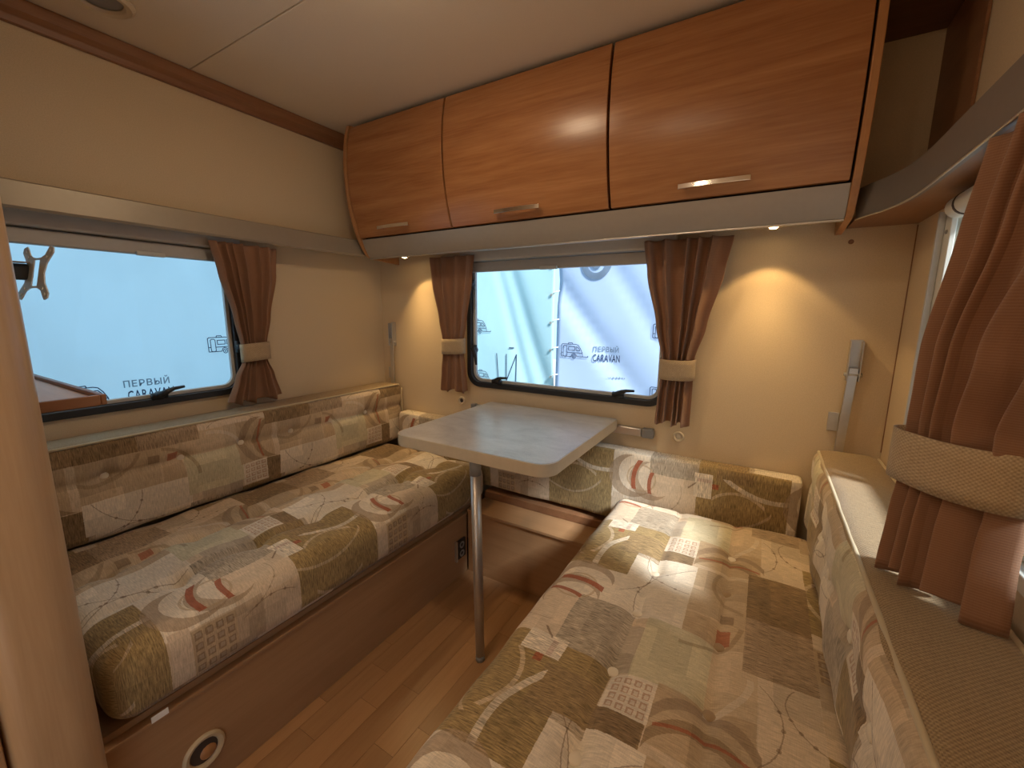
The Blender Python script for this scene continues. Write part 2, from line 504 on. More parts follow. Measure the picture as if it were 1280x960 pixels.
M['chrome'] = plain('bright chrome', (.80, .78, .75), .15, 1.0, .03, 80)
M['black'] = plain('black rubber', (.018, .018, .02), .45, 0, .1, 80)
M['grey_plastic'] = plain('grey plastic', (.23, .23, .23), .4, 0, .05, 80)
M['lt_grey'] = plain('light grey plastic', (.50, .50, .48), .4, 0, .05, 80)
M['white_plastic'] = plain('cream white plastic', (.72, .70, .62), .4, 0, .04, 80)
M['blind'] = plain('beige grey blind cassette', (.56, .52, .45), .42, .1, .05, 60)
M['blind_dark'] = plain('grey blind rail', (.42, .40, .37), .42, .2, .05, 60)
M['beige_plastic'] = plain('beige plastic', (.62, .52, .37), .4, 0, .05, 80)
M['vent_ring'] = plain('tan plastic', (.56, .43, .27), .45, 0, .05, 80)
M['dark'] = plain('dark gap', (.015, .012, .01), .8, 0, .1, 40)
M['dark_hole'] = plain('dark brown recess', (.06, .04, .03), .7, 0, .1, 40)
M['glass'] = glass('acrylic pane')
M['table'] = table_mat()
M['table_edge'] = plain('beige table edging', (.55, .47, .34), .4, 0, .08, 50)
M['banner_teal'] = banner_mat('pale teal tarpaulin', (.54, .73, .78))
M['banner_lav'] = banner_mat('pale lavender tarpaulin', (.58, .68, .84))
M['banner_blue'] = banner_mat('pale blue tarpaulin', (.82, .93, .98), .8)
M['ink'] = banner_mat('dark blue print ink', (.05, .07, .13))
M['ink_light'] = banner_mat('faded print ink', (.22, .28, .36))
M['ground'] = plain('grey asphalt', (.30, .30, .30), .9, 0, .2, 20)
M['button'] = weave('button cloth', (.62, .52, .38), (.80, .71, .56), .003, streak=.5, bump=.2)
M['button_dark'] = weave('dark button cloth', (.30, .20, .11), (.42, .30, .18), .003, streak=.5, bump=.2)
M['lamp_glow'] = emit('warm lamp diffuser', (1.0, .76, .50), LAMP_CEIL)
M['bulb'] = emit('halogen bulb', (1.0, .72, .36), 30)
M['tag_white'] = plain('white label cloth', (.75, .72, .68), .7, 0, .05, 80)
M['mount'] = plain('grey painted steel plate', (.74, .78, .80), .4, 0, .06, 80)

# ------------------------------------------------------------------ room shell
XL, XR, YB, YR, ZC = -1.80, 0.337, 1.63, -2.3, 1.97
T = .035

def wall_plane(name, a0, a1, b0, b1, hole, P, d0, d1, mat):
    bm = bmesh.new()
    if hole:
        inner = rrect(*hole)
        ring_bm(bm, rect_loop_for(inner, a0, a1, b0, b1), inner, P, d0, d1)
    return bm_obj(name, bm, mat)

# floor
fl = struct(box('floor', (XL-T, XR+T, YR, YB+T, -.06, -.003), M['floor_base']), 'beech-look laminate floor')
pw = .072
ix = 0; x = -1.10
plank_mesh = {}
while x < -.36:
    y = -.55 - random.random()*.25
    while y < 1.44:
        ln = random.choice((.26, .34, .42))
        y1 = min(y+ln, 1.45)
        if y1 - y > .03:
            key = round(y1-y, 3)
            if key not in plank_mesh:
                bm = bmesh.new(); add_box(bm, 0.0004, pw-.0004, 0.0004, key-.0004, -.003, 0)
                me = bpy.data.meshes.new('plank'); bmesh.ops.recalc_face_normals(bm, faces=bm.faces); bm.to_mesh(me); bm.free(); me.materials.append(M['floor'])
                plank_mesh[key] = me
            o = bpy.data.objects.new('plank', plank_mesh[key]); COL.objects.link(o); o.location = (x, y, 0); attach(o, fl)
        y = y1
    x += pw; ix += 1

# ceiling: two panels butting with a joint
ce = struct(box('ceiling', (XL-T, XR+T, YR, YB+T, ZC+.006, ZC+.05), M['ceiling']), 'beige ceiling panels with a joint')
box('ceiling_panel', (XL, XR, .804, YB, ZC, ZC+.006), M['ceiling'], ce, bevel=.002)
box('ceiling_panel', (XL, XR, YR, .800, ZC, ZC+.006), M['ceiling'], ce, bevel=.002)

WIN_B = (-1.215, -.300, .812, 1.415, .065, 8)      # a0,a1,b0,b1,r,n  in x,z
WIN_L = (-.10, .885, .838, 1.40, .065, 8)          # in y,z
WIN_R = (.70, 1.345, .80, 1.40, .03, 8)
wb = struct(wall_plane('wall_back', XL-T, XR+T, -.05, ZC+.05, WIN_B, lambda a, b, d: (a, d, b), YB, YB+T, M['wall']))
wl = struct(wall_plane('wall_left', YR, YB, -.05, ZC+.05, WIN_L, lambda a, b, d: (d, a, b), XL, XL-T, M['wall']))
wr = struct(wall_plane('wall_right', YR, YB, -.05, ZC+.05, WIN_R, lambda a, b, d: (d, a, b), XR, XR+T, M['wall']))
we = struct(box('wall_rear', (XL-T, XR+T, YR-T, YR, -.05, ZC+.05), M['wall']))
# vertical joint line in the back right corner
struct(box('trim_2', (XR-.0025, XR-.0002, YB-.002, YB-.0002, .75, 1.41), M['trim']), 'thin dark corner joint')
# cornice along the left wall
cor = [(XL+.001, 1.908), (XL+.016, 1.908), (XL+.02, 1.925), (XL+.034, 1.938), (XL+.036, ZC-.001), (XL+.001, ZC-.001)]
struct(prism('trim_1', cor, 'y', .0, 1.62, M['trim'], bevel=.002), 'dark wooden cornice between wall and ceiling')

# ------------------------------------------------------------------ windows
def latch(parent, base, n, along, flip=1):
    """black turn latch: foot, pivot and lever"""
    base = Vector(base); n = Vector(n); al = Vector(along) * flip
    up = n.cross(Vector(along)).normalized()
    if up.z < 0: up = -up
    bm = bmesh.new()
    q = lambda a, b, c: base + al*a + n*b + up*c
    tube_bm(bm, [q(-.022, .005, .005), q(.022, .005, .005)], .012, 8)
    tube_bm(bm, [q(0, .0, .006), q(0, .024, .010)], [.016, .012], 10)
    tube_bm(bm, [q(-.006, .022, .008), q(.02, .026, .022), q(.036, .028, .028), q(.068, .028, .031)], [.012, .009, .0065, .0045], 8)
    return bm_obj('latch', bm, M['black'], parent, smooth=True)

def window(name, P, w, depth_sign, label, rubber=M['black'], inner_mat=M['lt_grey']):
    a0, a1, b0, b1, r, n = w
    root = struct(empty(name, P((a0+a1)/2, b0, 0)), label)
    bm = bmesh.new()
    ring_bm(bm, rrect(a0-.004, a1+.004, b0-.004, b1+.004, r+.004, n), rrect(a0+.020, a1-.020, b0+.020, b1-.020, max(.01, r-.016), n), P, -.012, .03)
    f = bm_obj('window_frame', bm, rubber, root, bevel=.003)
    bm = bmesh.new()
    ring_bm(bm, rrect(a0+.0205, a1-.0205, b0+.0205, b1-.0205, max(.01, r-.0165), n), rrect(a0+.034, a1-.034, b0+.034, b1-.034, max(.008, r-.028), n), P, .006, .022)
    bm_obj('pane_rim', bm, inner_mat, f, bevel=.002)
    bm = bmesh.new()
    v = [bm.verts.new(P(a, b, .024)) for a, b in rrect(a0+.018, a1-.018, b0+.018, b1-.018, max(.01, r-.016), n)]
    bm.faces.new(v)
    bm_obj('pane', bm, M['glass'], root)
    return root
PB = lambda a, b, d: (a, YB+d, b)
PL = lambda a, b, d: (XL-d, a, b)
PR = lambda a, b, d: (XR+d, a, b)
w1 = window('window_1', PB, WIN_B, 1, 'window above the table with black rubber frame and latches')
for (x_, z_) in ((-1.045, .838), (-.475, .838)):
    latch(w1, (x_, YB-.012, z_), (0, -1, 0), (1, 0, 0))
for z_ in (.985, 1.285):
    latch(w1, (-1.176, YB-.012, z_), (0, -1, 0), (0, 0, -1) if z_ < 1.2 else (0, 0, 1))
w2 = window('window_2', PL, WIN_L, 1, 'window above the sofa with black rubber frame')
latch(w2, (XL+.012, .600, .862), (1, 0, 0), (0, 1, 0))
latch(w2, (XL+.012, .868, 1.02), (1, 0, 0), (0, 0, -1))
w3 = window('window_3', PR, WIN_R, 1, 'window behind the brown curtain with cream frame', M['white_plastic'], M['white_plastic'])
# cream guide rail of the right window blind, with screws
rail = box('blind_guide', (XR-.022, XR-.012, 1.275, 1.315, .79, 1.385), M['white_plastic'], w3, bevel=.002)
box('blind_guide_lip', (XR-.034, XR-.0225, 1.309, 1.318, .79, 1.385), M['lt_grey'], rail, bevel=.001)
for z_ in (.83, .99, 1.16, 1.34):
    lathe('screw', [(0, .003), (.004, .0025), (.0045, 0)], (XR-.0222, 1.292, z_), (-1, 0, 0), M['grey_plastic'], rail, 10)

# blinds
def blind(name, P, a0, a1, label, clip):
    t = thing(name, P((a0+a1)/2, 1.335, 0), label, 'blind')
    def slab(nm, b0, b1, d0, d1, mt, par, bev=.006):
        bm = bmesh.new(); c0 = P(a0, b0, d0); c1 = P(a1, b1, d1)
        add_box(bm, min(c0[0], c1[0]), max(c0[0], c1[0]), min(c0[1], c1[1]), max(c0[1], c1[1]), min(c0[2], c1[2]), max(c0[2], c1[2]))
        return bm_obj(nm, bm, mt, par, bevel=bev, seg=3)
    slab('cassette', 1.384, 1.434, -.056, -.013, M['blind'], t, .009)
    lo = slab('pull_rail', 1.338, 1.382, -.036, -.013, M['blind_dark'], t, .005)
    bm = bmesh.new(); c0 = P(clip-.038, 1.334, -.050); c1 = P(clip+.038, 1.348, -.0362)
    add_box(bm, min(c0[0], c1[0]), max(c0[0], c1[0]), min(c0[1], c1[1]), max(c0[1], c1[1]), min(c0[2], c1[2]), max(c0[2], c1[2]))
    bm_obj('pull_tab', bm, M['lt_grey'], lo, bevel=.003)
    return t
blind('roller_blind', PB, -1.225, -.29, 'beige grey roller blind cassette above the table window', -.78)
blind('roller_blind', PL, .21, .90, 'grey roller blind cassette under the straight beige pelmet', .62)
t = thing('roller_blind', (.295, 1.22, 1.37), 'cream tubular roller blind under the curved grey pelmet', 'blind')
lathe('tube', [(0, 0), (.018, 0), (.0215, .006), (.0215, .56), (0, .56)], (.3135, 1.245, 1.380), (0, -1, 0), M['white_plastic'], t, 20)
lathe('end_ring', [(.0217, 0), (.0228, 0), (.0228, .008), (.0217, .008)], (.3135, 1.195, 1.380), (0, -1, 0), M['dark_hole'], t, 20)
box('bracket', (.3285, .3362, 1.16, 1.235, 1.345, 1.405), M['lt_grey'], t, bevel=.002)

# ------------------------------------------------------------------ outdoors
g = box('ground', (-14, 14, -14, 14, -.62, -.55), M['ground']); struct(g, 'grey asphalt outside the caravan')

def banner(name, P, a0, a1, b0, b1, mat, label, amp=.012, seed=0, folds=()):
    rnd = random.Random(seed)
    na, nb = 90, 60
    ph = [rnd.random()*6.28 for _ in range(6)]
    def D(a, b):
        d = amp*(.5*math.sin(2.2*a + 1.7*b + ph[0]) + .35*math.sin(6.1*a - 4.4*b + ph[1]) + .18*math.sin(11*a + 7*b + ph[2]))
        for (fa, fb, ang, wdt, h) in folds:
            s = (a-fa)*math.cos(ang) + (b-fb)*math.sin(ang)
            d += h*math.exp(-(s/wdt)**2)
        return d
    V = []; F = []
    for j in range(nb+1):
        for i in range(na+1):
            a = a0+(a1-a0)*i/na; b = b0+(b1-b0)*j/nb
            V.append(P(a, b, D(a, b)))
    for j in range(nb):
        for i in range(na):
            k = j*(na+1)+i; F.append((k, k+1, k+na+2, k+na+1))
    o = mesh_obj(name, V, F, mat, None, True)
    md = o.modifiers.new('thick', 'SOLIDIFY'); md.thickness = .002; md.offset = 1
    tag(o, label, 'banner')
    return o, D

def ribbon(bm, pts, w, Pm, closed=False):
    pts = [Vector((p[0], p[1])) for p in pts]; n = len(pts); L = []; R = []
    for i, p in enumerate(pts):
        d0 = (pts[i]-pts[i-1]) if (i > 0 or closed) else (pts[1]-pts[0])
        d1 = (pts[(i+1) % n]-pts[i]) if (i < n-1 or closed) else d0
        d = (d0.normalized()+d1.normalized())
        if d.length < 1e-6: d = d0
        d.normalize(); nn = Vector((-d.y, d.x))
        k = 1/max(.5, abs(nn.dot(Vector((-d1.normalized().y, d1.normalized().x)))))
        L.append(bm.verts.new(Pm(*(p+nn*w/2*k)))); R.append(bm.verts.new(Pm(*(p-nn*w/2*k))))
    for i in range(n if closed else n-1):
        j = (i+1) % n
        bm.faces.new((L[i], L[j], R[j], R[i]))

def caravan_icon(parent, Pm, a, b, s, w=.045, mat='ink'):
    """line drawing of a caravan, 2 wide x 1 high in icon units, scaled by s"""
    bm = bmesh.new()
    q = lambda u, v: Pm(a+u*s, b+v*s)
    def rb(pts, closed=False): ribbon(bm, pts, w, q, closed)
    rb([(.02, .14), (.02, .92), (.10, .98), (1.05, .98), (1.22, .93), (1.38, .72), (1.52, .42), (1.56, .16), (1.15, .16)])
    rb([(.02, .14), (.74, .14)])
    rb([(.74, .14), (.80, .30), (.92, .36), (1.06, .30), (1.15, .16)])
    rb([(.16, .20), (.16, .82), (.22, .88), (.36, .88), (.42, .82), (.42, .20), (.36, .15), (.22, .15)], True)
    rb([(.54, .56), (.54, .80), (.98, .80), (.98, .56)], True)
    rb([(1.08, .56), (1.08, .80), (1.20, .80), (1.32, .66), (1.36, .56)], True)
    rb([(.02, .40), (.16, .40)]); rb([(.42, .40), (1.50, .40)])
    rb([(.50, .98), (.54, 1.07), (.80, 1.07), (.84, .98)])
    rb([(.94+.12*math.cos(t_*PI/8), .14+.12*math.sin(t_*PI/8)) for t_ in range(16)], True)
    rb([(.94, .09), (.94, .19)]); rb([(.89, .14), (.99, .14)])
    rb([(1.56, .16), (1.92, .16), (1.92, .24)])
    return bm_obj('caravan_print', bm, M[mat], parent)

def letters(parent, text, Pm, a, b, height, width, mat='ink'):
    cu = bpy.data.curves.new('letters', 'FONT'); cu.body = text; cu.size = 1.0; cu.resolution_u = 2; cu.offset = .016
    cu.space_character = 1.12
    ob = bpy.data.objects.new('letters_tmp', cu); COL.objects.link(ob)
    dg = bpy.context.evaluated_depsgraph_get()
    me = bpy.data.meshes.new_from_object(ob.evaluated_get(dg))
    bpy.data.objects.remove(ob); bpy.data.curves.remove(cu)
    xs = [v.co.x for v in me.vertices]; ys = [v.co.y for v in me.vertices]
    x0, x1, y0, y1 = min(xs), max(xs), 0.0, max(ys)
    for v in me.vertices:
        v.co = Vector(Pm(a + (v.co.x-x0)/(x1-x0)*width, b + (v.co.y-y0)/(y1-y0)*height))
    me.materials.clear(); me.materials.append(M[mat])
    o = bpy.data.objects.new('lettering', me); COL.objects.link(o); attach(o, parent)
    return o

YBAN = 2.6
PBB = lambda a, b, d: (a, YBAN+d, b)
b1, D1 = banner('banner', PBB, -1.205, 1.6, -.5, 2.7, M['banner_lav'], 'lavender tarpaulin with caravan logos outside the table window', .014, 3,
                ((-1.1, 1.2, .65, .05, .015), (-.9, 1.0, .7, .07, .012), (-.6, 1.1, .6, .05, .012)))
P1 = lambda a, b: (a, YBAN + D1(a, b) - .008, b)
caravan_icon(b1, P1, -1.165, .858, .098)
letters(b1, 'ПЕРВЫЙ', P1, -.945, .913, .042, .165, 'ink_light'); letters(b1, 'CARAVAN', P1, -.945, .850, .046, .172)
bm = bmesh.new()      # a row of small marks too blurred to read
for k, (a_, w_, h_) in enumerate(((-.842, .010, .006), (-.828, .008, .010), (-.812, .014, .018), (-.793, .013, .018), (-.776, .014, .018), (-.758, .010, .012), (-.744, .010, .008))):
    ribbon(bm, [(a_, .750), (a_+w_, .750)], h_*.35, P1); ribbon(bm, [(a_+w_*.5, .750-h_*.5), (a_+w_*.5, .750+h_*.5)], .003, P1)
bm_obj('small_print', bm, M['ink_light'], b1)
caravan_icon(b1, P1, -.580, 1.00, .098); caravan_icon(b1, P1, -.575, .62, .098)
letters(b1, 'ПЕРВЫЙ', P1, -.36, 1.055, .042, .165, 'ink_light'); letters(b1, 'CARAVAN', P1, -.36, .992, .046, .172)
bm = bmesh.new()
cir = lambda r: [(-.945+r*math.cos(k*PI/16), 1.465+r*math.sin(k*PI/16)) for k in range(32)]
ribbon(bm, cir(.078), .040, P1, True); ribbon(bm, cir(.018), .034, P1, True)
bm_obj('ring_print', bm, M['ink_light'], b1)
b2, D2 = banner('banner', PBB, -3.0, -1.225, -.5, 2.7, M['banner_teal'], 'pale teal tarpaulin laced beside the lavender one outside', .016, 5,
                ((-1.45, 1.1, .35, .05, .016), (-1.6, 1.2, .3, .04, .012)))
P2 = lambda a, b: (a, YBAN + D2(a, b) - .008, b)
caravan_icon(b2, P2, -1.93, 1.0, .098)
caravan_icon(b2, P2, -1.90, .62, .098)
bm = bmesh.new()
for pts in (((-1.685, .86), (-1.665, .64), (-1.69, .60)), ((-1.60, .86), (-1.597, .66)), ((-1.597, .66), (-1.52, .86)), ((-1.52, .86), (-1.517, .64))):
    ribbon(bm, pts, .007, P2)
ribbon(bm, [(-1.58, .905), (-1.54, .905)], .008, P2)
bm_obj('stroke_print', bm, M['ink'], b2)
for k in range(9):
    z_ = .35 + k*.185
    lathe('eyelet', [(.004, 0), (.010, .0), (.010, .004), (.004, .004)], (-1.245, YBAN+D2(-1.245, z_)-.006, z_), (0, -1, 0), M['steel'], b2, 10)
    tube('lacing', [(-1.245, YBAN-.012, z_), (-1.215, YBAN-.010, z_+.02), (-1.185, YBAN-.012, z_+.025)], .003, M['white_plastic'], b2, 5)

XBAN = -2.35
PLB = lambda a, b, d: (XBAN-d, a, b)
b3, D3 = banner('banner', PLB, -2.5, 2.5, -.5, 2.5, M['banner_blue'], 'pale blue tarpaulin with caravan logos outside the sofa window', .012, 9,
                ((.86, 1.1, .12, .03, .010), (.70, 1.2, .5, .05, .010), (1.0, 1.2, .6, .05, .012), (.5, 1.2, .5, .06, .012)))
P3 = lambda a, b: (XBAN + .011 - D3(a, b), a, b)
caravan_icon(b3, P3, 1.005, .945, .083)
letters(b3, 'ПЕРВЫЙ', P3, .672, .828, .038, .16, 'ink_light'); letters(b3, 'CARAVAN', P3, .680, .772, .040, .165)
caravan_icon(b3, P3, .480, .760, .088)

# ------------------------------------------------------------------ pelmets
t = thing('wall_pelmet', (-1.75, .85, 1.42), 'long beige grey pelmet on the wall above the sofa window', 'pelmet')
prism('front_board', [(-1.706, 1.418), (-1.694, 1.418), (-1.690, 1.425), (-1.697, 1.488), (-1.703, 1.492), (-1.709, 1.488)], 'y', .190, 1.47, M['pelmet'], t)
box('top_board', (XL+.001, -1.7095, .185, 1.47, 1.478, 1.488), M['pelmet'], t)

# right pelmet / corner shelf
def smooth_path(pts, sub=6):
    out = []
    n = len(pts)
    for i in range(n-1):
        p0 = Vector(pts[max(i-1, 0)]); p1 = Vector(pts[i]); p2 = Vector(pts[i+1]); p3 = Vector(pts[min(i+2, n-1)])
        for s in range(sub):
            u = s/sub
            out.append(.5*((2*p1) + (p2-p0)*u + (2*p0-5*p1+4*p2-p3)*u*u + (3*p1-p0-3*p2+p3)*u**3))
    out.append(Vector(pts[-1])); return out
path = smooth_path([(.176, 1.462), (.193, 1.415), (.214, 1.37), (.236, 1.29), (.244, 1.18), (.244, .95), (.244, .6), (.244, .2), (.244, -.3)])
t = thing('corner_shelf', (.29, 1.2, 1.41), 'corner shelf with curved grey pelmet beside the wooden locker', 'shelf')
bm = bmesh.new()
rows = []
for i, p in enumerate(path):
    d = (path[min(i+1, len(path)-1)] - path[max(i-1, 0)]).normalized(); nrm = Vector((-d.y, d.x))
    if nrm.x < 0: nrm = -nrm
    q = p + nrm*.010
    rows.append([bm.verts.new((p.x, p.y, 1.410)), bm.verts.new((p.x-.004, p.y, 1.448)), bm.verts.new((p.x, p.y, 1.486)), bm.verts.new((q.x, q.y, 1.486)), bm.verts.new((q.x, q.y, 1.410))])
for a, b in zip(rows, rows[1:]):
    for k in range(5): bm.faces.new((a[k], a[(k+1) % 5], b[(k+1) % 5], b[k]))
bm.faces.new(rows[0]); bm.faces.new(list(reversed(rows[-1])))
o = bm_obj('curved_pelmet', bm, M['pelmet_grey'], t, smooth=True); o.data.set_sharp_from_angle(angle=math.radians(40))
inset = [(p.x+.0115, p.y+.003) for p in path]
prism('shelf_board', [(XR-.001, -.3)] + [(XR-.001, YB-.001), (.178, YB-.001), (.178, 1.468)] + [q for q in inset if q[0] > .178 and q[1] < 1.466], 'z', 1.413, 1.423, M['trim'], t)
tube('edge_strip', [(p.x-.001, p.y, 1.409) for p in path], .0022, M['alu'], t, 6)
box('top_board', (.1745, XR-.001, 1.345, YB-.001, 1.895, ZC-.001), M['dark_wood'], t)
box('side_panel', (XR-.007, XR-.001, 1.345, YB-.001, 1.424, 1.894), M['trim'], t)

# ------------------------------------------------------------------ overhead locker
LK = thing('overhead_locker', (-.75, 1.5, 1.41), 'long cherry wood overhead locker with three lift-up doors', 'cabinet')
prof = [(1.965, 1.356), (1.93, 1.345), (1.88, 1.335), (1.83, 1.330), (1.78, 1.328), (1.73, 1.329), (1.68, 1.333), (1.63, 1.341), (1.58, 1.352), (1.53, 1.367), (1.486, 1.385), (1.45, 1.405), (1.42, 1.428)]
def prof_y(z):
    for (z0, y0), (z1, y1) in zip(prof, prof[1:]):
        if z1 <= z <= z0: return y0 + (y1-y0)*(z0-z)/(z0-z1)
    return prof[-1][1] if z < prof[-1][0] else prof[0][1]
def end_panel(x0, x1):
    pts = [(y, z) for z, y in prof] + [(1.455, 1.408), (YB-.002, 1.396), (YB-.002, ZC-.002), (1.37, ZC-.002)]
    return prism('end_panel', pts, 'x', x0, x1, M['locker_edge'], LK, bevel=.002)
end_panel(-1.672, -1.655); end_panel(.150, .168)
# carcass
bm = bmesh.new()
zs = [z for z, _ in prof if z >= 1.48]
pts = [(prof_y(z)+.032, z) for z in zs]
add_box(bm, -1.654, .149, 1.42, YB-.002, 1.492, ZC-.003)
bm_obj('carcass', bm, M['dark'], LK)
box('bottom_board', (-1.654, .149, 1.452, YB-.002, 1.440, 1.452), M['pelmet'], LK)
def door(x0, x1):
    zt, zb = 1.955, 1.494; n = 18
    out = []; inn = []
    for i in range(n+1):
        z = zt + (zb-zt)*i/n; y = prof_y(z) + .006
        out.append((y, z)); inn.append((y+.018, z))
    d = prism('door', out + inn[::-1], 'x', x0, x1, M['locker'], LK, smooth=True)
    d.data.set_sharp_from_angle(angle=math.radians(30))
    md = d.modifiers.new('bevel', 'BEVEL'); md.width = .0015; md.segments = 2; md.limit_method = 'ANGLE'; md.angle_limit = math.radians(40)
    return d
def handle(d, xc):
    z = 1.523; y = prof_y(z)+.006
    bm = bmesh.new(); hw = .093
    pts = [(xc-hw+2*hw*i/14, y-.024+.006*((i-7)/7)**2, z) for i in range(15)]
    for i in range(14):
        a, b = pts[i], pts[i+1]
    ring_prev = None
    for p in pts:
        r = [bm.verts.new((p[0], p[1]+dy, p[2]+dz)) for dy, dz in ((-.003, -.007), (.003, -.007), (.003, .007), (-.003, .007))]
        if ring_prev:
            for k in range(4): bm.faces.new((ring_prev[k], ring_prev[(k+1) % 4], r[(k+1) % 4], r[k]))
        else: bm.faces.new(r)
        ring_prev = r
    bm.faces.new(list(reversed(ring_prev)))
    for s in (-1, 1):
        add_box(bm, xc+s*.075-.005, xc+s*.075+.005, y-.019, y+.004, z-.005, z+.005)
    bm_obj('handle', bm, M['chrome'], d, bevel=.0015)
for x0, x1, xc in ((-1.651, -1.1175, -1.415), (-1.1095, -.471, -.801), (-.463, .1445, -.164)):
    handle(door(x0, x1), xc)
# silver valance below the doors
vp = [(1.396, 1.488), (1.404, 1.466), (1.414, 1.444), (1.426, 1.424), (1.438, 1.410), (1.448, 1.410), (1.440, 1.424), (1.428, 1.446), (1.418, 1.468), (1.410, 1.488)]
o = prism('silver_valance', vp, 'x', -1.654, .149, M['silver'], LK, smooth=True); o.data.set_sharp_from_angle(angle=math.radians(40))
box('valance_edge', (-1.654, .149, 1.436, 1.4505, 1.4045, 1.4095), M['alu'], LK, bevel=.001)

# ------------------------------------------------------------------ spot lamps under the locker
def spot(x, y, label, aim):
    t = thing('spot_lamp', (x, y, 1.405), label, 'lamp')
    lathe('housing', [(.010, .026), (.013, .018), (.013, .012), (.026, .010), (.027, .004), (.024, .0), (.021, .001), (.016, .008), (.009, .009)], (x, y, 1.4135), (0, 0, 1), M['chrome'], t, 20)
    lathe('bulb', [(.0, -.002), (.009, .0), (.013, .004), (.0, .0065)], (x, y, 1.4135), (0, 0, 1), M['bulb'], t, 12)
    ld = bpy.data.lights.new('spot_light', 'SPOT'); ld.energy = SPOT_W; ld.color = (1.0, .66, .28)
    ld.spot_size = math.radians(98); ld.spot_blend = .30; ld.shadow_soft_size = .012
    lo = bpy.data.objects.new('spot_light', ld); COL.objects.link(lo); lo.location = (x, y, 1.412); lo.rotation_euler = (0, math.radians(-aim), 0)
    attach(lo, t)
    ld = bpy.data.lights.new('spot_beam', 'SPOT'); ld.energy = SPOT_W*1.5; ld.color = (1.0, .68, .30)
    ld.spot_size = math.radians(72); ld.spot_blend = .9; ld.shadow_soft_size = .012
    lo = bpy.data.objects.new('spot_beam', ld); COL.objects.link(lo); lo.location = (x, y, 1.411); lo.rotation_euler = (0, math.radians(-aim*.5), 0)
    attach(lo, t)
spot(-1.515, 1.525, 'lit chrome spot lamp under the locker near the sofa corner', 16)
spot(-.008, 1.525, 'chrome spot lamp under the locker near the corner shelf', 0)

# ------------------------------------------------------------------ ceiling lamp (just above the picture) and two added further back as warm fill
def ceiling_lamp(x, y, label):
    t = thing('ceiling_lamp', (x, y, ZC), label, 'lamp')
    lathe('base_ring', [(.0, 0), (.090, 0), (.090, -.014), (.079, -.018), (.076, -.012), (.0, -.010)], (x, y, ZC-.0005), (0, 0, 1), M['chrome'], t, 32)
    lathe('diffuser', [(.0755, -.012), (.070, -.024), (.056, -.033), (.035, -.038), (.0, -.040)], (x, y, ZC-.001), (0, 0, 1), M['lamp_glow'], t, 32)
ceiling_lamp(-.80, .70, 'round warm ceiling lamp between the benches')
ceiling_lamp(-.60, -.45, 'added round warm fill lamp above the aisle behind the partition')
ceiling_lamp(-.60, -1.5, 'added round warm fill lamp at the unseen rear end of the caravan')
# small round fitting on the ceiling
t = thing('ceiling_fitting', (-1.60, .52, ZC), 'unlit round recessed fitting on the ceiling by the cornice', 'fitting')
lathe('rim', [(.045, -.0005), (.070, -.0005), (.070, -.006), (.062, -.012), (.050, -.010), (.045, -.003)], (-1.585, .525, ZC), (0, 0, 1), M['beige_plastic'], t, 28)
lathe('lens', [(.0, -.0012), (.0448, -.0012), (.0448, -.0005), (0, -.0005)], (-1.585, .525, ZC), (0, 0, 1), M['grey_plastic'], t, 28)
box('switch', (-1.548, -1.538, .44, .452, ZC-.012, ZC-.0065), M['dark_hole'], t)

